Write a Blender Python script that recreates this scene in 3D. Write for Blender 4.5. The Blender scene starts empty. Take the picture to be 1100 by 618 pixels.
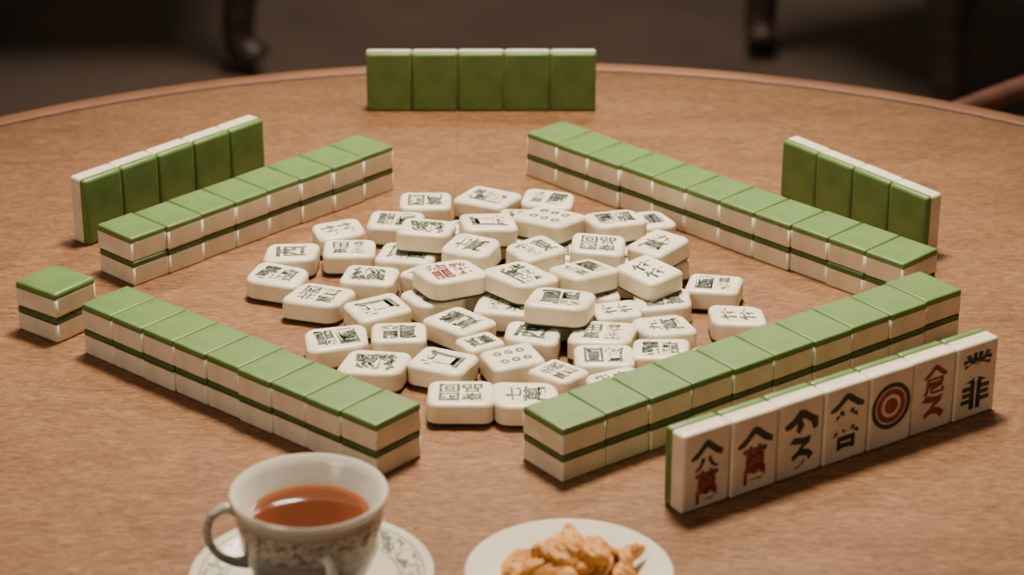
import bpy,bmesh,math,random
from mathutils import Vector,Matrix,noise
random.seed(7)
TZ=0.75
W=0.031
T=0.0130
SC=bpy.context.scene
COL=SC.collection
def V2(x,y): return Vector((x/10000.0,y/10000.0))

# ---------------------------------------------------------------- materials
def mat(name,rough=0.5,spec=0.5):
    m=bpy.data.materials.new(name); m.use_nodes=True
    nt=m.node_tree; b=nt.nodes["Principled BSDF"]
    b.inputs["Roughness"].default_value=rough
    b.inputs["Specular IOR Level"].default_value=spec
    return m,nt,b
def N(nt,t,**k):
    n=nt.nodes.new(t)
    for a,v in k.items():
        if a.startswith("_"): setattr(n,a[1:],v)
        else: n.inputs[a.replace("__"," ")].default_value=v
    return n
def ramp(nt,stops):
    r=nt.nodes.new("ShaderNodeValToRGB"); e=r.color_ramp.elements
    e[0].position,e[0].color=stops[0][0],(*stops[0][1],1)
    e[1].position,e[1].color=stops[-1][0],(*stops[-1][1],1)
    for p,c in stops[1:-1]:
        x=e.new(p); x.color=(*c,1)
    return r
def noisy(name,c1,c2,scale=30,rough=0.4,spec=0.5,bump=0.0,bscale=None,stretch=(1,1,1),detail=4,lo=0.3,hi=0.7,bdist=0.001):
    m,nt,b=mat(name,rough,spec)
    tc=N(nt,"ShaderNodeTexCoord"); mp=N(nt,"ShaderNodeMapping"); mp.inputs["Scale"].default_value=stretch
    nt.links.new(tc.outputs["Object"],mp.inputs["Vector"])
    n=N(nt,"ShaderNodeTexNoise",Scale=scale,Detail=detail)
    nt.links.new(mp.outputs[0],n.inputs["Vector"])
    r=ramp(nt,[(lo,c1),(hi,c2)])
    nt.links.new(n.outputs["Fac"],r.inputs["Fac"]); nt.links.new(r.outputs["Color"],b.inputs["Base Color"])
    if bump:
        n2=N(nt,"ShaderNodeTexNoise",Scale=bscale or scale*3,Detail=3)
        nt.links.new(mp.outputs[0],n2.inputs["Vector"])
        bp=N(nt,"ShaderNodeBump",Strength=bump,Distance=bdist)
        nt.links.new(n2.outputs["Fac"],bp.inputs["Height"]); nt.links.new(bp.outputs[0],b.inputs["Normal"])
    return m
IVORY=noisy("ivory_tile",(0.66,0.565,0.405),(0.82,0.735,0.575),scale=70,rough=0.36,bump=0.2,bscale=90)
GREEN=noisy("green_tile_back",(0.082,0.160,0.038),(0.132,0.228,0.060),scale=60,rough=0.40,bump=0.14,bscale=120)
GREEN_SHADED=noisy("shaded_green_tile_back",(0.045,0.085,0.024),(0.070,0.120,0.034),scale=60,rough=0.45)  # same tile green, darkened to put shade into the lower stack tiles
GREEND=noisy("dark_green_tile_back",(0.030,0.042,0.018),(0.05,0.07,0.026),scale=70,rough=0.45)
INKD=noisy("dark_green_ink",(0.010,0.017,0.014),(0.035,0.05,0.035),scale=260,rough=0.5)
INKG=noisy("worn_green_ink",(0.032,0.050,0.036),(0.30,0.31,0.22),scale=300,rough=0.5,lo=0.44,hi=0.80)
INKR=noisy("red_ink",(0.17,0.022,0.025),(0.31,0.065,0.055),scale=260,rough=0.5)
INKF=noisy("faded_red_ink",(0.32,0.10,0.09),(0.55,0.36,0.28),scale=260,rough=0.5)
PORC=noisy("ivory_porcelain",(0.68,0.62,0.51),(0.75,0.69,0.58),scale=20,rough=0.15,spec=0.6)
DARKW=noisy("dark_wood",(0.024,0.013,0.009),(0.060,0.034,0.022),scale=12,rough=0.5,stretch=(1,1,6))
REDW=noisy("reddish_chair_wood",(0.18,0.065,0.035),(0.27,0.11,0.06),scale=14,rough=0.45,stretch=(1,6,1))
FLOORM=noisy("dark_brown_floor",(0.062,0.043,0.031),(0.115,0.083,0.061),scale=2.2,rough=0.6)
WALLM=noisy("dark_wall_paint",(0.08,0.065,0.055),(0.11,0.09,0.075),scale=2,rough=0.8)
BATTER=noisy("golden_fried_batter",(0.42,0.145,0.022),(0.76,0.37,0.085),scale=110,rough=0.55,spec=0.4,bump=0.9,bscale=300,lo=0.36,hi=0.66)

def wood_table():
    m,nt,b=mat("brown_table_wood",0.55,0.28)
    tc=N(nt,"ShaderNodeTexCoord"); mp=N(nt,"ShaderNodeMapping")
    mp.inputs["Rotation"].default_value=(0,0,math.radians(14)); mp.inputs["Scale"].default_value=(1,4.0,1)
    nt.links.new(tc.outputs["Object"],mp.inputs["Vector"])
    n1=N(nt,"ShaderNodeTexNoise",Scale=10.0,Detail=9,Roughness=0.72,Distortion=0.7)
    n2=N(nt,"ShaderNodeTexNoise",Scale=150.0,Detail=6,Roughness=0.78,Distortion=0.7)
    n3=N(nt,"ShaderNodeTexNoise",Scale=2.6,Detail=3)
    nt.links.new(mp.outputs[0],n1.inputs["Vector"]); nt.links.new(mp.outputs[0],n2.inputs["Vector"])
    nt.links.new(tc.outputs["Object"],n3.inputs["Vector"])
    a=N(nt,"ShaderNodeMath",_operation="MULTIPLY_ADD"); a.inputs[1].default_value=0.78
    nt.links.new(n2.outputs["Fac"],a.inputs[0])
    h=N(nt,"ShaderNodeMath",_operation="MULTIPLY"); h.inputs[1].default_value=0.22
    nt.links.new(n1.outputs["Fac"],h.inputs[0]); nt.links.new(h.outputs[0],a.inputs[2])
    r=ramp(nt,[(0.36,(0.075,0.029,0.010)),(0.5,(0.195,0.089,0.037)),(0.64,(0.335,0.176,0.082))])
    nt.links.new(a.outputs[0],r.inputs["Fac"])
    mx=N(nt,"ShaderNodeMix",_data_type="RGBA",_blend_type="MULTIPLY"); mx.inputs[0].default_value=0.4
    r3=ramp(nt,[(0.35,(0.76,0.72,0.68)),(0.65,(1,1,1))])
    nt.links.new(n3.outputs["Fac"],r3.inputs["Fac"])
    nt.links.new(r.outputs["Color"],mx.inputs[6]); nt.links.new(r3.outputs["Color"],mx.inputs[7])
    # faint joint between two boards, only near the far rim
    sx=N(nt,"ShaderNodeSeparateXYZ"); nt.links.new(tc.outputs["Object"],sx.inputs[0])
    def M_(op,src,v):
        q=N(nt,"ShaderNodeMath",_operation=op); q.inputs[1].default_value=v; nt.links.new(src,q.inputs[0]); return q.outputs[0]
    ab=N(nt,"ShaderNodeMath",_operation="ABSOLUTE"); nt.links.new(M_("ADD",sx.outputs[0],0.036),ab.inputs[0])
    seam=N(nt,"ShaderNodeMath",_operation="MULTIPLY"); nt.links.new(M_("LESS_THAN",ab.outputs[0],0.0005),seam.inputs[0])
    nt.links.new(M_("MULTIPLY",M_("GREATER_THAN",sx.outputs[1],0.27),0.25),seam.inputs[1])
    mx2=N(nt,"ShaderNodeMix",_data_type="RGBA"); mx2.inputs[7].default_value=(0.04,0.02,0.01,1)
    nt.links.new(seam.outputs[0],mx2.inputs[0]); nt.links.new(mx.outputs[2],mx2.inputs[6])
    nt.links.new(mx2.outputs[2],b.inputs["Base Color"])
    bp=N(nt,"ShaderNodeBump",Strength=0.7,Distance=0.0005)
    nt.links.new(a.outputs[0],bp.inputs["Height"]); nt.links.new(bp.outputs[0],b.inputs["Normal"])
    return m
TABLEM=wood_table()
RIMM=noisy("table_rim_wood",(0.20,0.080,0.034),(0.30,0.135,0.064),scale=14,rough=0.45,bump=0.1)
GROOVE=noisy("dark_groove",(0.05,0.022,0.012),(0.08,0.035,0.02),scale=20,rough=0.6)

def ornament(name,lo,hi,radial=False,ground=(0.8,0.77,0.7),ink=(0.10,0.12,0.09),strength=0.8,scale=190.0,lower=None):
    """porcelain with a procedural leafy band between two heights (or radii)"""
    m,nt,b=mat(name,0.16,0.6)
    tc=N(nt,"ShaderNodeTexCoord"); sp=N(nt,"ShaderNodeSeparateXYZ")
    nt.links.new(tc.outputs["Object"],sp.inputs[0])
    if not radial: val=sp.outputs[2]
    else:
        xx=N(nt,"ShaderNodeVectorMath",_operation="LENGTH")
        cmb=N(nt,"ShaderNodeCombineXYZ"); nt.links.new(sp.outputs[0],cmb.inputs[0]); nt.links.new(sp.outputs[1],cmb.inputs[1])
        nt.links.new(cmb.outputs[0],xx.inputs[0]); val=xx.outputs["Value"]
    def step(op,th,src):
        n=N(nt,"ShaderNodeMath",_operation=op); n.inputs[1].default_value=th; nt.links.new(src,n.inputs[0]); return n.outputs[0]
    def mul(a,c,op="MULTIPLY"):
        n=N(nt,"ShaderNodeMath",_operation=op); nt.links.new(a,n.inputs[0]); nt.links.new(c,n.inputs[1]); return n.outputs[0]
    band=mul(step("GREATER_THAN",lo,val),step("LESS_THAN",hi,val))
    v=N(nt,"ShaderNodeTexVoronoi",Scale=scale,_feature="DISTANCE_TO_EDGE")
    nz=N(nt,"ShaderNodeTexNoise",Scale=scale*1.2,Detail=2)
    nt.links.new(tc.outputs["Object"],v.inputs["Vector"]); nt.links.new(tc.outputs["Object"],nz.inputs["Vector"])
    pat=mul(mul(step("LESS_THAN",0.07,v.outputs["Distance"]),step("GREATER_THAN",0.45,nz.outputs["Fac"])),step("GREATER_THAN",0.57,nz.outputs["Fac"]),"MAXIMUM")
    pat=mul(pat,band)
    e=0.0007
    def line(p): return mul(step("GREATER_THAN",p-e/2,val),step("LESS_THAN",p+e/2,val))
    tot=mul(pat,mul(line(lo-0.001),line(hi+0.001),"MAXIMUM"),"MAXIMUM")
    mx=N(nt,"ShaderNodeMix",_data_type="RGBA")
    mx.inputs[6].default_value=(*ground,1); mx.inputs[7].default_value=(*ink,1)
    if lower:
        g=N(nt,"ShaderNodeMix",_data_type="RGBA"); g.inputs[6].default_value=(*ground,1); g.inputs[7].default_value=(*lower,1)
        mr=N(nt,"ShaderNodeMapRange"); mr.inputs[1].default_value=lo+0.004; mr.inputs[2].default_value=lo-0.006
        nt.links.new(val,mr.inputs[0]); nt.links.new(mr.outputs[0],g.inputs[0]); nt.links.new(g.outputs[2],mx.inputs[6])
    f=N(nt,"ShaderNodeMath",_operation="MULTIPLY"); f.inputs[1].default_value=strength; nt.links.new(tot,f.inputs[0])
    nt.links.new(f.outputs[0],mx.inputs[0])
    nt.links.new(mx.outputs[2],b.inputs["Base Color"])
    return m
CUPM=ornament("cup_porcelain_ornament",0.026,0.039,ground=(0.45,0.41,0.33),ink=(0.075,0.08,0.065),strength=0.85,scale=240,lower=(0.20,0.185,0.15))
SAUCM=ornament("saucer_porcelain_ornament",0.040,0.049,radial=True,ground=(0.60,0.54,0.43),ink=(0.09,0.11,0.05),strength=0.85,scale=210)
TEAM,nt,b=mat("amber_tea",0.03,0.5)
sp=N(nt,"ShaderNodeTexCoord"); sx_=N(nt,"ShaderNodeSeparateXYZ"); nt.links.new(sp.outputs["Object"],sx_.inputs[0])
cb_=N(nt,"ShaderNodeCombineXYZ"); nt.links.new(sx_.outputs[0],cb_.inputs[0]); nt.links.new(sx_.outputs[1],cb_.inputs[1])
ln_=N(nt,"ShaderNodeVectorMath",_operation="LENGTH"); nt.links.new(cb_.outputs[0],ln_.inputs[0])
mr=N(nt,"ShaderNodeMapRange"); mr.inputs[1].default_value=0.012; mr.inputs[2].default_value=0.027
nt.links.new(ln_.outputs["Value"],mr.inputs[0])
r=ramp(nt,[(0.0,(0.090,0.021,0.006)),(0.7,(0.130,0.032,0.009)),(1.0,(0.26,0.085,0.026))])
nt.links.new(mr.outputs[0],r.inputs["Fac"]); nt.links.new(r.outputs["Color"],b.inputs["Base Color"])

# ---------------------------------------------------------------- helpers
def link(o,parent=None):
    COL.objects.link(o)
    if parent: o.parent=parent
    return o
def tag(o,label,cat,group=None):
    o["label"]=label; o["category"]=cat
    if group: o["group"]=group
    return o
def empty(name,loc,rz=0.0,rx=0.0,ry=0.0):
    e=bpy.data.objects.new(name,None); e.empty_display_size=0.01
    e.location=loc; e.rotation_euler=(rx,ry,rz); return link(e)
def bm2mesh(bm,name,mats,smooth=True):
    me=bpy.data.meshes.new(name); bm.to_mesh(me); bm.free()
    for m in mats: me.materials.append(m)
    if smooth:
        for p in me.polygons: p.use_smooth=True
    return me
def lathe(prof,segs,name,mats,smooth=True,sharp=40):
    bm=bmesh.new(); rings=[]
    for r,z in prof:
        if r<1e-6: rings.append([bm.verts.new((0,0,z))])
        else: rings.append([bm.verts.new((r*math.cos(2*math.pi*i/segs),r*math.sin(2*math.pi*i/segs),z)) for i in range(segs)])
    for a,c in zip(rings,rings[1:]):
        for i in range(segs):
            j=(i+1)%segs
            if len(a)==1 and len(c)==1: continue
            if len(a)==1: f=(a[0],c[i],c[j])
            elif len(c)==1: f=(a[i],c[0],a[j])
            else: f=(a[i],c[i],c[j],a[j])
            bm.faces.new(f)
    bmesh.ops.recalc_face_normals(bm,faces=bm.faces)
    me=bm2mesh(bm,name,mats,smooth)
    me.set_sharp_from_angle(angle=math.radians(sharp))
    return me
def catmull(pts,n=8):
    P=[Vector(p) for p in pts]; P=[2*P[0]-P[1]]+P+[2*P[-1]-P[-2]]; out=[]
    for i in range(1,len(P)-2):
        for k in range(n):
            t=k/n; a,b_,c,d=P[i-1],P[i],P[i+1],P[i+2]
            out.append(0.5*((2*b_)+(c-a)*t+(2*a-5*b_+4*c-d)*t*t+(3*b_-a-3*c+d)*t**3))
    out.append(P[-2]); return out
def tube(pts,radii,name,mats,segs=14,n=8,flat=1.0,up=(0,0,1)):
    pp=catmull([(*p,) for p in pts],n); rr=[v.x for v in catmull([(r_,0,0) for r_ in radii],n)]
    bm=bmesh.new(); rings=[]
    for i,p in enumerate(pp):
        t=(pp[min(i+1,len(pp)-1)]-pp[max(i-1,0)]).normalized()
        u=Vector(up)
        s=t.cross(u)
        if s.length<0.05: s=t.cross(Vector((0,1,0)))
        s.normalize(); q=s.cross(t).normalized()
        rings.append([bm.verts.new(p+s*rr[i]*math.cos(2*math.pi*k/segs)+q*rr[i]*flat*math.sin(2*math.pi*k/segs)) for k in range(segs)])
    for a,c in zip(rings,rings[1:]):
        for k in range(segs):
            bm.faces.new((a[k],a[(k+1)%segs],c[(k+1)%segs],c[k]))
    bm.faces.new(rings[0][::-1]); bm.faces.new(rings[-1])
    bmesh.ops.recalc_face_normals(bm,faces=bm.faces)
    return bm2mesh(bm,name,mats)
def box(name,size,mats,bev=0.005,seg=3):
    bm=bmesh.new(); bmesh.ops.create_cube(bm,size=1); bmesh.ops.scale(bm,vec=size,verts=bm.verts)
    bmesh.ops.bevel(bm,geom=bm.edges[:],offset=bev,segments=seg,profile=0.5,affect='EDGES')
    me=bm2mesh(bm,name,mats); me.set_sharp_from_angle(angle=math.radians(40)); return me

# ---------------------------------------------------------------- tiles
def orient_matrix(w,l,t,orient):
    if orient=='up': return Matrix.Identity(4)
    if orient=='down': return Matrix.Translation((0,0,t))@Matrix.Rotation(math.pi,4,'Y')
    return Matrix.Translation((0,t/2,l/2))@Matrix.Rotation(math.pi/2,4,'X')   # stand: face to -Y
def tile_meshes(key,w,l,t,orient,bev=0.0022,frac=0.3,green=GREEN,wob=0.0,skew=0.0):
    M=orient_matrix(w,l,t,orient); out=[]
    for part in (0,1):
        bm=bmesh.new(); bmesh.ops.create_cube(bm,size=1); bmesh.ops.scale(bm,vec=(w,l,t),verts=bm.verts)
        bmesh.ops.translate(bm,vec=(0,0,t/2),verts=bm.verts)
        if wob>0:
            ve=[e for e in bm.edges if abs(e.verts[0].co.z-e.verts[1].co.z)>t*0.5]
            bmesh.ops.bevel(bm,geom=ve,offset=wob,segments=6,profile=0.5,affect='EDGES')
            he=[e for e in bm.edges if abs(e.verts[0].co.z-e.verts[1].co.z)<1e-6]
            bmesh.ops.bevel(bm,geom=he,offset=bev,segments=5,profile=0.5,affect='EDGES')
        else:
            bmesh.ops.bevel(bm,geom=bm.edges[:],offset=bev,segments=4,profile=0.5,affect='EDGES')
        z=frac*t
        g=bm.verts[:]+bm.edges[:]+bm.faces[:]
        r=bmesh.ops.bisect_plane(bm,geom=g,plane_co=(0,0,z),plane_no=(0,0,1),clear_outer=(part==1),clear_inner=(part==0))
        cut=[e for e in r['geom_cut'] if isinstance(e,bmesh.types.BMEdge)]
        bmesh.ops.edgeloop_fill(bm,edges=cut)
        if part==1: bmesh.ops.scale(bm,vec=(0.992,0.992,1),verts=bm.verts)
        if skew:
            for v in bm.verts:
                x,y=v.co.x,v.co.y
                v.co.x=x+skew*y; v.co.y=y*(1+0.5*skew*x/w)
        bmesh.ops.recalc_face_normals(bm,faces=bm.faces)
        bm.transform(M)
        me=bm2mesh(bm,key+("_body","_back")[part],[(IVORY,green)[part]])
        big=max(p.area for p in me.polygons)*0.15
        for p in me.polygons:
            if p.area>big: p.use_smooth=False
        out.append(me)
    return out
def glyph_mesh(ch,w,h,bold):
    fc=bpy.data.curves.new("glyph","FONT"); fc.body=ch; fc.offset=bold
    o=bpy.data.objects.new("glyph",fc); COL.objects.link(o)
    bpy.context.view_layer.update()
    dg=bpy.context.evaluated_depsgraph_get(); m=bpy.data.meshes.new_from_object(o.evaluated_get(dg))
    bpy.data.objects.remove(o); bpy.data.curves.remove(fc)
    xs=[v.co.x for v in m.vertices]; ys=[v.co.y for v in m.vertices]
    x0,x1,y0,y1=min(xs),max(xs),min(ys),max(ys)
    for v in m.vertices:
        v.co.x=((v.co.x-x0)/(x1-x0)-0.5)*w; v.co.y=((v.co.y-y0)/(y1-y0)-0.5)*h; v.co.z=0
    return m
def ring_mesh(r0,r1,n=32):
    bm=bmesh.new()
    a=[bm.verts.new((r1*math.cos(2*math.pi*i/n),r1*math.sin(2*math.pi*i/n),0)) for i in range(n)]
    if r0>0:
        c=[bm.verts.new((r0*math.cos(2*math.pi*i/n),r0*math.sin(2*math.pi*i/n),0)) for i in range(n)]
        for i in range(n):
            j=(i+1)%n; bm.faces.new((a[i],a[j],c[j],c[i]))
    else: bm.faces.new(a)
    me=bpy.data.meshes.new("ring"); bm.to_mesh(me); bm.free(); return me
def poly_mesh(pts,w,h):
    """brush stroke drawn as a flat outline, unit coordinates -0.5..0.5"""
    bm=bmesh.new(); vs=[bm.verts.new((x*w,y*h,0)) for x,y in pts]; bm.faces.new(vs)
    bmesh.ops.triangulate(bm,faces=bm.faces[:])
    me=bpy.data.meshes.new("stroke"); bm.to_mesh(me); bm.free(); return me
ROOF=[(0,0.5),(0.10,0.42),(0.26,0.12),(0.5,-0.22),(0.47,-0.5),(0.28,-0.36),(0.08,-0.02),(0.0,0.12),(-0.10,-0.05),(-0.28,-0.40),(-0.47,-0.46),(-0.5,-0.30),(-0.26,0.04),(-0.10,0.40)]
ANGLE=[(-0.5,-0.02),(-0.24,0.20),(-0.06,0.5),(0.10,0.46),(0.30,0.22),(0.5,0.02),(0.5,-0.42),(0.36,-0.46),(0.30,-0.14),(0.10,0.10),(0.02,0.12),(0.10,-0.20),(-0.04,-0.5),(-0.14,-0.36),(-0.10,-0.02),(-0.28,-0.18),(-0.44,-0.22)]
ZIG=[(-0.5,0.30),(-0.28,0.5),(0.10,0.40),(0.38,0.44),(0.32,0.18),(0.04,0.0),(0.30,-0.08),(0.5,-0.28),(0.32,-0.5),(0.20,-0.30),(-0.08,-0.24),(-0.34,-0.40),(-0.38,-0.20),(-0.14,-0.04),(0.02,0.18),(-0.22,0.22)]
def mark_mesh(key,specs,t,M,bold=0.012,rot=0.0):
    """specs: (what,cx,cy,w,h,ink[,bold]) ; a thin painted inlay on the tile face"""
    bm=bmesh.new(); inks=[]
    for sp_ in specs:
        what,cx,cy,w,h,ink=sp_[:6]; bo=sp_[6] if len(sp_)>6 else bold
        if isinstance(what,tuple): m=ring_mesh(what[1],what[2])
        elif isinstance(what,list): m=poly_mesh(what,w,h)
        else: m=glyph_mesh(what,w,h,bo)
        if ink not in inks: inks.append(ink)
        b2=bmesh.new(); b2.from_mesh(m); bmesh.ops.translate(b2,vec=(cx,cy,0),verts=b2.verts)
        for f in b2.faces: f.material_index=inks.index(ink)
        m2=bpy.data.meshes.new("x"); b2.to_mesh(m2); b2.free()
        bm.from_mesh(m2)
    bm.transform(Matrix.Rotation(rot,4,'Z'))
    bmesh.ops.translate(bm,vec=(0,0,t+0.00012),verts=bm.verts)
    bm.normal_update()
    for f in bm.faces:
        if f.normal.z<0: f.normal_flip()
    r=bmesh.ops.extrude_face_region(bm,geom=bm.faces[:])
    bmesh.ops.translate(bm,vec=(0,0,-0.0003),verts=[v for v in r['geom'] if isinstance(v,bmesh.types.BMVert)])
    bmesh.ops.recalc_face_normals(bm,faces=bm.faces)
    bm.transform(M)
    return bm2mesh(bm,key,inks,smooth=False)
def add_tile(meshes,loc,rz,label,group,marking=None,rx=0,ry=0,sc=1.0):
    e=empty("mahjong_tile",loc,rz,rx,ry)
    if sc!=1.0: e.scale=(sc,sc,1.0)
    tag(e,label,"mahjong tile",group)
    link(bpy.data.objects.new("tile_body",meshes[0]),e)
    link(bpy.data.objects.new("tile_back",meshes[1]),e)
    if marking: link(bpy.data.objects.new("face_marking",marking),e)
    return e

def build_wall(key,A,B,n,across,hs,label,group):
    d=(B-A); step=d.length/n; d.normalize()
    perp=Vector((-d.y,d.x))
    if perp.y<0: perp=-perp
    t=hs/2
    ms=[tile_meshes(key+str(q),step*0.994,across,t,'down',bev=0.0011,frac=0.24,green=g_) for q,g_ in enumerate((GREEN_SHADED,GREEN))]
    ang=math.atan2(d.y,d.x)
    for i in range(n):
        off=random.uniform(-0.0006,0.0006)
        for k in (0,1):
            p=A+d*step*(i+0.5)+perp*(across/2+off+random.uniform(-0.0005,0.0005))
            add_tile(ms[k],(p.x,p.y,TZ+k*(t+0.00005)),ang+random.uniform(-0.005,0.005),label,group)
lab="face-down mahjong tile, green back up, in a two-high wall"
build_wall("wall_a",V2(-2291,11874),V2(-655,10450),9,1.04*W,0.0292,lab,"tiles of the wall beside the teacup")
build_wall("wall_b",V2(243,10410),V2(2434,12065),10,1.02*W,0.0288,lab,"tiles of the wall beside the face-showing hand")
build_wall("wall_c",V2(89,14494),V2(2165,12405),11,1.04*W,0.0286,lab,"tiles of the wall beside the four standing tiles")
build_wall("wall_d",V2(-2149,12748),V2(-734,14238),8,1.02*W,0.0292,lab,"tiles of the wall beside the angled standing tiles")
A,B=V2(-2461,11991),V2(-2284,12219)
d=(B-A)
ms=[tile_meshes("stack%d"%q,d.length*1.05,1.02*W,0.0146,'down',bev=0.0018,frac=0.26,green=g_) for q,g_ in enumerate((GREEN_SHADED,GREEN))]
d.normalize(); perp=Vector((-d.y,d.x)); c=A+d*(B-A).length/2+perp*0.95*W/2
for k in (0,1):
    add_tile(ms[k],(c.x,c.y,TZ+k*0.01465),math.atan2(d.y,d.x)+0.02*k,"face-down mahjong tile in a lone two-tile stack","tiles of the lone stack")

def build_hand(key,A,B,n,hh,t,face_front,label,group,marks=None,frac=0.3,bev=0.0020):
    d=(B-A); step=d.length/n; d.normalize(); perp=Vector((-d.y,d.x))
    if perp.y<0: perp=-perp
    ms=tile_meshes(key,step*0.994,hh,t,'stand',bev=bev,frac=frac)
    ang=math.atan2(d.y,d.x)
    for i in range(n):
        p=A+d*step*(i+0.5)+perp*(t/2+random.uniform(-0.0003,0.0003))
        lb=label if isinstance(label,str) else label[i]
        add_tile(ms,(p.x,p.y,TZ),ang+(0 if face_front else math.pi)+random.uniform(-0.006,0.006),lb,group,marks[i] if marks else None)
build_hand("hand_a",V2(-986,15672),V2(569,15672),5,1.34*W,0.34*W,False,"standing mahjong tile showing its green back","row of five upright tiles",frac=0.45)
build_hand("hand_b",V2(-2506,13331),V2(-1548,14397),5,1.34*W,0.45*W,False,"standing mahjong tile with green back, in the angled row","angled row of upright tiles beside the short wall")
build_hand("hand_c",V2(1657,14130),V2(2407,13161),4,1.22*W,0.42*W,False,"standing mahjong tile with green back, in a row of four","row of four upright tiles")
Th=0.48*W; Lh=1.34*W
Mh=orient_matrix(W,Lh,Th,'stand')
s=W
specs=[
 [(ROOF,0,0.34*s,0.62*s,0.32*s,INKD),("八",0,0.10*s,0.48*s,0.22*s,INKD,0.04),("萬",0,-0.29*s,0.44*s,0.56*s,INKR,0.03)],
 [(ROOF,0,0.30*s,0.70*s,0.34*s,INKD),("萬",0,-0.18*s,0.46*s,0.66*s,INKR,0.03)],
 [(ANGLE,0,0.28*s,0.68*s,0.42*s,INKD),(ZIG,0.02*s,-0.20*s,0.50*s,0.46*s,INKD),("ノ",0.0*s,-0.46*s,0.22*s,0.14*s,INKR,0.03)],
 [(ROOF,0,0.38*s,0.70*s,0.30*s,INKD),("善",0,-0.10*s,0.50*s,0.70*s,INKD,0.032)],
 [(("ring",0.325*s,0.405*s),0,0.05*s,0,0,INKD),(("ring",0.20*s,0.30*s),0,0.05*s,0,0,INKR),(("ring",0.0,0.14*s),0,0.05*s,0,0,INKR)],
 [(ROOF,0.02*s,0.40*s,0.50*s,0.24*s,INKR),("尼",0.0,0.14*s,0.46*s,0.30*s,INKR,0.03),(ZIG,0,-0.24*s,0.52*s,0.46*s,INKR)],
 [("業",0,0.24*s,0.70*s,0.54*s,INKD,0.032),("非",0,-0.26*s,0.62*s,0.50*s,INKD,0.04)]]
marks=[mark_mesh("hand_mark_%d"%i,sp_,Th,Mh,bold=0.026) for i,sp_ in enumerate(specs)]
build_hand("hand_d",V2(798,10090),V2(2465,11195),7,Lh,Th,True,
 ["upright tile showing black strokes over a red character","upright tile showing a black peak over a red character",
  "upright tile showing a dark angled stroke over a zigzag","upright tile showing a black roofed character",
  "upright tile showing red and dark concentric circles","upright tile showing loose red brush strokes","upright tile showing a dark branching character"],
 "face-showing hand of seven tiles",marks,frac=0.42,bev=0.0017)

# --- loose pile (x,y in 0.1 mm on the table, angle in degrees); tiles settle beside one another without overlapping
P0="-524,13750,2;-146,13810,-14;219,13780,0;-1020,13298,11;-690,13440,-8;410,13301,-10;776,13376,10;-1270,12956,-4;-940,13013,11;-598,12949,-8;-1320,12634,-26;-1060,12352,-15;-802,12627,4;-744,12196,25;-433,12345,30;277,12573,-3;51,12257,-2;-143,12542,36;720,11946,-1;760,12280,15;464,12306,22;1097,12500,-24;1225,12083,-9;-935,11797,13;-605,11865,13;-253,12046,-28;76,11853,1;423,11975,-6;391,11681,4;735,11659,-6;1110,11608,22;-671,11492,-11;-312,11583,-8;65,11532,22;125,11227,7;453,11359,7;-233,11136,-8;-15,13203,12;244,12916,18;589,12884,10;-249,12922,-14"
EX="560,12120,20;600,12600,-15;310,12120,40;-90,11720,30;160,12420,-20;-330,13330,25;-480,12640,-35;880,12900,15;260,11500,-25;60,13500,15;700,13120,-20"
P1="-501,13029,-11;-136,13082,2;260,13199,-26;-195,12776,-30;134,12738,28;449,12793,-12;836,12802,37;-311,12404,26;42,12362,-34;398,12417,20;730,12410,-28;560,13150,24;250,12030,-12"
PW,PLn=0.90*W,1.06*W
rr_=random.Random(9)
def parse(s_,lo,hi): return [[float(a_)/10000,float(b_)/10000,math.radians(float(c_)+rr_.uniform(-18,18)),rr_.uniform(lo,hi)] for a_,b_,c_ in (q.split(",") for q in s_.split(";"))]
def corners(o):
    c,s2=math.cos(o[2]),math.sin(o[2]); hx,hy=PLn/2*o[3]*0.965,PW/2*o[3]*0.965
    return [(o[0]+c*a-s2*b_,o[1]+s2*a+c*b_) for a,b_ in ((hx,hy),(-hx,hy),(-hx,-hy),(hx,-hy))]
def mtv(a,b_):
    best=None; ca,cb=corners(a),corners(b_)
    for o in (a,b_):
        for k in (0,math.pi/2):
            ax=(math.cos(o[2]+k),math.sin(o[2]+k))
            pa=[x*ax[0]+y*ax[1] for x,y in ca]; pb=[x*ax[0]+y*ax[1] for x,y in cb]
            ov=min(max(pa),max(pb))-max(min(pa),min(pb))
            if ov<=0: return None
            if best is None or ov<best[0]:
                sg=1 if sum(pa)<sum(pb) else -1
                best=(ov,ax[0]*sg,ax[1]*sg)
    return best
def settle(L,it=500):
    for _ in range(it):
        mo=0
        for i in range(len(L)):
            for j in range(i+1,len(L)):
                if abs(L[i][0]-L[j][0])+abs(L[i][1]-L[j][1])>0.075: continue
                m=mtv(L[i],L[j])
                if m:
                    mo=max(mo,m[0]); q=m[0]*0.5+0.00005
                    L[i][0]-=m[1]*q; L[i][1]-=m[2]*q; L[j][0]+=m[1]*q; L[j][1]+=m[2]*q
        if mo<1e-5: break
Q0=parse(P0,0.90,1.04)+parse(EX,0.68,0.80); Q1=parse(P1,0.90,1.05)
settle(Q0); settle(Q1)
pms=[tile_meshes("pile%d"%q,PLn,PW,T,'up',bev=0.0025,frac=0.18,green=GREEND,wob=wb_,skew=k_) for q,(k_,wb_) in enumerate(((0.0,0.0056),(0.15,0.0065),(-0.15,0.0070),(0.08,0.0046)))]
I=Matrix.Identity(4); a=PLn*1.14; c_=PW*1.14
def two(x,y,ink=INKG): return [(x,-0.155*a,0,0.28*a,0.56*c_,ink),(y,0.155*a,0,0.28*a,0.56*c_,ink)]
def four(x,ink=INKG): return [(ch,(-0.15,0.15)[i%2]*a,(0.15,-0.15)[i//2]*c_,0.27*a,0.27*c_,ink) for i,ch in enumerate(x)]
def one(x,ink=INKG): return [(x,0,0,0.56*a,0.58*c_,ink)]
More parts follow.
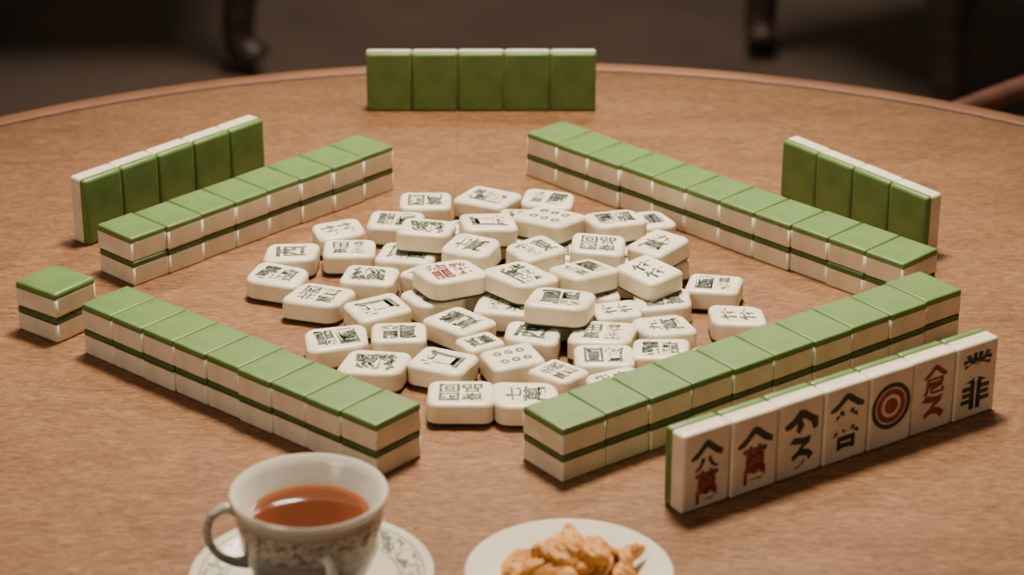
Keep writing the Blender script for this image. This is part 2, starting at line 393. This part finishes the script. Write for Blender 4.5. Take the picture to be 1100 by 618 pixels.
pspecs=[(two("萬","國"),0),(two("圖","龍"),0),(four("發東會田"),0),([("鬱",0,0,0.58*c_,0.58*a,INKG)],90),(two("發","東"),0),([("麟",0,0,0.55*c_,0.6*a,INKG)],-90),(one("龍"),0),
 (two("鳳","圓"),0),([("鳳",0,0,0.56*c_,0.58*a,INKG)],90),(four("南國品回"),0),(two("會","圖"),0),([("萬",0,0.13*a,0.5*c_,0.28*a,INKG),("壽",0,-0.16*a,0.5*c_,0.30*a,INKG)],90),(two("轟","龜"),0),
 ([(("ring",0.0010,0.0026),sx*0.19*a,sy*0.16*c_,0,0,INKG) for sx in (-1,0,1) for sy in (-1,1)],0),
 ([("九",0,0.16*a,0.44*c_,0.2*a,INKG),("萬",0,-0.12*a,0.5*c_,0.32*a,INKG)],-90),
 ([("竹",0,0.14*a,0.5*c_,0.26*a,INKG),("竹",0,-0.16*a,0.5*c_,0.26*a,INKG)],90),
 ([("西",0,0,0.5*c_,0.5*a,INKG)],-90),(four("萬北鳳西"),0),([("七",0,0.16*a,0.44*c_,0.2*a,INKG),("萬",0,-0.12*a,0.5*c_,0.32*a,INKG)],90)]
pmarks=[mark_mesh("pile_mark_%d"%i,sp_,T,I,bold=0.024,rot=math.radians(ro_)) for i,(sp_,ro_) in enumerate(pspecs)]
rmark=mark_mesh("pile_mark_red",[("龍",-0.14*a,0,0.30*a,0.6*c_,INKR),("発",0.16*a,0,0.28*a,0.5*c_,INKR)],T,I,bold=0.02)
rmark2=mark_mesh("pile_mark_faded",[("萬",-0.14*a,0,0.28*a,0.5*c_,INKF),("東",0.16*a,0,0.28*a,0.5*c_,INKG)],T,I,bold=0.02)
for li,P in enumerate((Q0,Q1)):
    for i,(x,y,an,sc) in enumerate(P):
        mk=pmarks[(i*5+li*3)%len(pmarks)]; lb="loose ivory mahjong tile, face up on the table"
        if rr_.random()<0.5: an+=math.pi
        if li==1: lb="loose ivory mahjong tile, face up, resting on other tiles"
        if li==1 and i==7: mk=rmark; an=0.4; lb="loose ivory tile with red marking resting on the pile"
        if li==0 and i==30: mk=rmark2; lb="loose ivory tile with faded red marking in the pile"
        rx=ry=0
        z=TZ+li*(T+0.0001)
        if li==1:
            rx=rr_.uniform(-0.08,0.08); ry=rr_.uniform(-0.08,0.08); z-=0.0006
        add_tile(pms[(i*7+li)%4],(x,y,z),an,lb,"loose pile of face-up tiles",mk,rx,ry,sc)

# ---------------------------------------------------------------- table
TC=(0.0,1.095)
tb=empty("round_table",(TC[0],TC[1],0)); tag(tb,"large round brown wooden table with a plain lighter rim","table")
R=0.580
top=lathe([(0,TZ),(0.15,TZ),(0.3,TZ),(0.45,TZ),(R-0.022,TZ),(R-0.022,TZ-0.03),(0,TZ-0.03)],160,"table_top",[TABLEM])
link(bpy.data.objects.new("table_top",top),tb)
groove=lathe([(R-0.0221,TZ-0.006),(R-0.0221,TZ-0.0008),(R-0.0185,TZ-0.0008),(R-0.0185,TZ-0.006)],200,"rim_groove",[GROOVE])
link(bpy.data.objects.new("rim_groove",groove),tb)
rim=lathe([(R-0.0185,TZ-0.035),(R-0.0185,TZ+0.0002),(R-0.0170,TZ+0.0006),(R-0.005,TZ+0.0006),(R-0.002,TZ-0.0006),(R,TZ-0.004),(R,TZ-0.03),(R-0.004,TZ-0.035),(R-0.0185,TZ-0.035)],200,"table_rim",[RIMM],sharp=60)
link(bpy.data.objects.new("table_rim",rim),tb)
ped=lathe([(0,TZ-0.03),(0.12,TZ-0.03),(0.12,TZ-0.06),(0.05,TZ-0.10),(0.04,0.5),(0.07,0.35),(0.045,0.2),(0.06,0.08),(0.26,0.04),(0.28,0.0),(0,0)],48,"table_pedestal",[RIMM])
link(bpy.data.objects.new("pedestal",ped),tb)

# ---------------------------------------------------------------- tea cup and saucer
cp=V2(-890,9430)
sau=bpy.data.objects.new("saucer",lathe([(0,0.0),(0.028,0.0),(0.030,0.0010),(0.044,0.0040),(0.0535,0.0078),(0.0542,0.0087),(0.0530,0.0090),(0.043,0.0058),(0.030,0.0030),(0.022,0.0026),(0,0.0026)],96,"saucer",[SAUCM]))
link(sau); sau.location=(cp.x,cp.y,TZ); tag(sau,"cream porcelain saucer with a green leafy border under the teacup","saucer")
cup=empty("teacup",(cp.x,cp.y,TZ+0.0027)); tag(cup,"two-handled porcelain teacup with grey floral band, full of tea","teacup")
ZS=0.85; RS=0.975
def zs(p): return [(r_*RS,z_*ZS) for r_,z_ in p]
bodyp=[(0,0.004),(0.016,0.004),(0.0165,0.0),(0.0190,0.0),(0.0195,0.003),(0.0240,0.0065),(0.0285,0.014),(0.0312,0.024),(0.0325,0.035),(0.0336,0.044),(0.0347,0.0505),
 (0.0348,0.0520),(0.0335,0.0520),(0.0310,0.049),(0.0290,0.044),(0.0268,0.036),(0.0245,0.026),(0.020,0.014),(0.014,0.009),(0,0.008)]
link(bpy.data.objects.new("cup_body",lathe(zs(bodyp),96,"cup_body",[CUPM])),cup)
ro=bpy.data.objects.new("cup_lip",lathe(zs([(0.0348,0.0515),(0.0355,0.0533),(0.0357,0.0548),(0.0350,0.0560),(0.0340,0.0555),(0.0318,0.0510),(0.0292,0.0455),(0.0268,0.0400),(0.0255,0.0360)]),96,"cup_lip",[PORC])); link(ro,cup)
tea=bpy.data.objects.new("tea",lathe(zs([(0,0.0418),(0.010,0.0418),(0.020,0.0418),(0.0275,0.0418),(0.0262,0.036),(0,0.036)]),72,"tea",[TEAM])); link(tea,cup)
tea["label"]="reddish amber tea"
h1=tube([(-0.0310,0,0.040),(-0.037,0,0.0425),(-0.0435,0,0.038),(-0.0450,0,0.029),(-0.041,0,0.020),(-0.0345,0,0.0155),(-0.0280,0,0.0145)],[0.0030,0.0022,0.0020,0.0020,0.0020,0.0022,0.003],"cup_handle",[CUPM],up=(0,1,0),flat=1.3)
ho=link(bpy.data.objects.new("cup_handle",h1),cup); ho.rotation_euler[2]=math.radians(12)
h2=tube([(-0.0298,0,0.029),(-0.0365,0,0.030),(-0.0395,0,0.025),(-0.0385,0,0.018),(-0.0325,0,0.013),(-0.0262,0,0.011)],[0.0026,0.002,0.0019,0.0019,0.002,0.0026],"small_cup_handle",[PORC],up=(0,1,0),flat=1.3)
ho=link(bpy.data.objects.new("cup_handle",h2),cup); ho.rotation_euler[2]=math.radians(108)

# ---------------------------------------------------------------- snack plate
pp=V2(253,9390)
pl=bpy.data.objects.new("snack_plate",lathe([(0,0),(0.026,0),(0.028,0.001),(0.038,0.006),(0.0455,0.0105),(0.0462,0.0118),(0.0455,0.0124),(0.037,0.0083),(0.028,0.0038),(0.020,0.003),(0,0.003)],96,"snack_plate",[PORC]))
link(pl); pl.location=(pp.x,pp.y,TZ); tag(pl,"small white porcelain plate holding fried snacks","plate")
def snack(seed,L,r):
    """a twisted, knobbly strip of fried batter"""
    rnd=random.Random(seed); bm=bmesh.new(); bmesh.ops.create_icosphere(bm,subdivisions=5,radius=1)
    bend=rnd.uniform(-0.6,0.6); tw=rnd.uniform(1.2,2.4)*rnd.choice((-1,1)); o1=Vector((seed*3.1,seed*1.7,0))
    for v in bm.verts:
        p=v.co.copy()
        rid=1-abs(noise.noise(p*1.9+o1))*2
        k=0.96+0.26*noise.noise(p*1.6+o1)+0.20*(rid-0.5)+0.14*noise.noise(p*3.4+o1)+0.05*noise.noise(p*11+o1)
        y,z=p.y*1.25,p.z*0.75; an=tw*p.x; y,z=y*math.cos(an)-z*math.sin(an),y*math.sin(an)+z*math.cos(an)
        q=Vector((p.x*L*(0.9+0.1*k),y*r*k,z*r*0.85*k))
        q.y+=bend*L*(p.x**2)+0.0014*math.sin(4*p.x+seed)
        v.co=q
    z=min(v.co.z for v in bm.verts)
    for v in bm.verts: v.co.z-=z
    return bm2mesh(bm,"fried_snack",[BATTER])
sm=[snack(i+1,L,r) for i,(L,r) in enumerate([(0.0170,0.0064),(0.0135,0.0072),(0.0190,0.0058),(0.0125,0.0074),(0.0160,0.0062),(0.0180,0.0056)])]
k=0
for zl,rad,n,off in ((0.0045,0.0215,7,0.2),(0.0040,0.006,2,0.4),(0.0110,0.0130,5,0.3),(0.0165,0.004,2,0.2)):
    for i in range(n):
        an=2*math.pi*(i+off)/n+random.uniform(-0.2,0.2)
        o=bpy.data.objects.new("fried_snack",sm[k%6]); k+=1
        rr=rad*random.uniform(0.9,1.08)
        link(o); o.location=(pp.x+0.0005+rr*math.cos(an),pp.y+rr*0.85*math.sin(an),TZ+zl+random.uniform(0,0.001))
        o.rotation_euler=(random.uniform(-0.25,0.25),random.uniform(-0.25,0.25),an+math.pi/2+random.uniform(-0.8,0.8))
        tag(o,"golden fried crunchy snack piece heaped on the white plate","snack","fried snacks on the plate")

# ---------------------------------------------------------------- room and background furniture
def struct(name,size,loc,m):
    o=bpy.data.objects.new(name,box(name,size,[m],bev=0.002,seg=1)); link(o); o.location=loc; o["kind"]="structure"; return o
struct("floor",(9,9,0.1),(0,2.5,-0.05),FLOORM)
struct("wall_back",(9,0.1,2.9),(0,7.05,1.45),WALLM)
struct("wall_left",(0.1,9,2.9),(-4.55,2.5,1.45),WALLM)
struct("wall_right",(0.1,9,2.9),(4.55,2.5,1.45),WALLM)

def chair(name,loc,rz,material,label,arms=False,cab=0.0,lk=1.0):
    e=empty(name,(loc[0],loc[1],0),rz); tag(e,label,"chair")
    def part(nm,me,l=(0,0,0)):
        o=link(bpy.data.objects.new(nm,me),e); o.location=l; return o
    w,d_=0.27,0.24   # half sizes ; chair faces -Y
    part("seat",box("seat",(2*w,2*d_,0.05),[material],bev=0.015),(0,0,0.445))
    for sx in (-1,1):
        for sy in (-1,1):
            x,y=sx*(w-0.03),sy*(d_-0.03); c=cab*sx
            pts=[(x,y,0.43),(x+c*0.5,y,0.33),(x+c*0.15,y,0.18),(x-c*0.1,y,0.06),(x+c*0.5,y+sy*abs(c)*0.3,0.018*lk)]
            part("leg",tube(pts,[0.024*lk,0.027*lk,0.020*lk,0.018*lk,0.018*lk],"chair_leg",[material],up=(0,1,0)))
        part("back_post",tube([(sx*(w-0.03),d_-0.03,0.46),(sx*(w-0.03),d_,0.7),(sx*(w-0.03),d_+0.06,0.98)],[0.02,0.018,0.016],"back_post",[material],up=(0,1,0)))
    part("crest_rail",tube([(-w+0.01,d_+0.06,0.97),(0,d_+0.09,1.0),(w-0.01,d_+0.06,0.97)],[0.025,0.035,0.025],"crest_rail",[material],flat=0.5))
    part("back_splat",box("back_splat",(0.14,0.018,0.5),[material],bev=0.006),(0,d_+0.03,0.72)).rotation_euler[0]=-0.12
    if arms:
        for sx in (-1,1):
            part("armrest",tube([(sx*w,d_+0.02,0.668),(sx*w,0.05,0.668),(sx*w,-d_*0.5,0.668),(sx*w,-d_,0.664)],[0.012,0.012,0.012,0.010],"armrest",[material],flat=0.7))
            part("arm_post",tube([(sx*(w-0.02),0.02,0.46),(sx*w,0.04,0.56),(sx*w,0.04,0.66)],[0.012,0.010,0.012],"arm_post",[material],up=(0,1,0)))
    return e
ax=Vector((0.61,-0.79)); fw=Vector((-0.79,-0.61))
cen=Vector((0.338,1.797))-fw*0.24+ax*0.27
chair("armchair",cen,math.atan2(fw.y,fw.x)+math.pi/2,REDW,"reddish-brown wooden armchair drawn up to the table rim",arms=True,cab=0.01)
chair("wooden_chair",(-0.70,4.02),math.radians(5),DARKW,"dark carved wooden chair with curved legs standing behind",cab=0.05,lk=1.45)
chair("wooden_chair",(0.72,3.82),math.radians(-60),DARKW,"dark carved wooden chair with curved legs, turned sideways",cab=-0.05,lk=1.45)

# ---------------------------------------------------------------- light
def area(name,loc,target,size,power,col,shape='DISK'):
    l=bpy.data.lights.new(name,'AREA'); l.shape=shape; l.size=size; l.energy=power; l.color=col
    o=bpy.data.objects.new(name,l); link(o); o.location=loc
    o.rotation_euler=(Vector(target)-Vector(loc)).to_track_quat('-Z','Y').to_euler(); return o
sl=bpy.data.lights.new("pendant_light",'SPOT'); sl.energy=168; sl.color=(1.0,0.87,0.68); sl.spot_size=math.radians(56); sl.spot_blend=1.0; sl.shadow_soft_size=0.12
so=bpy.data.objects.new("pendant_light",sl); link(so); so.location=(0.03,1.50,1.90)
so.rotation_euler=(Vector((0.0,1.25,0.75))-Vector(so.location)).to_track_quat('-Z','Y').to_euler()
area("front_fill_light",(-1.5,-0.5,2.2),(0,1.1,0.75),1.0,15,(1.0,0.87,0.70))  # unseen fill from the front left, lights the near tile fronts
area("background_fill_light",(0.1,3.2,2.8),(0,3.9,0),1.0,62,(1.0,0.83,0.68))  # unseen fill added to brighten the floor behind the table
w=bpy.data.worlds.new("dim_room"); SC.world=w; w.use_nodes=True
w.node_tree.nodes["Background"].inputs[0].default_value=(0.9,0.76,0.62,1); w.node_tree.nodes["Background"].inputs[1].default_value=0.14

# ---------------------------------------------------------------- camera
cd=bpy.data.cameras.new("camera"); cam=bpy.data.objects.new("camera",cd); link(cam)
cam.location=(0,0,TZ+0.567); cam.rotation_euler=(math.radians(66),0,0)
cd.sensor_width=36; cd.lens=86.07; cd.clip_start=0.05
cd.dof.use_dof=True; cd.dof.focus_distance=1.34; cd.dof.aperture_fstop=9
SC.camera=cam
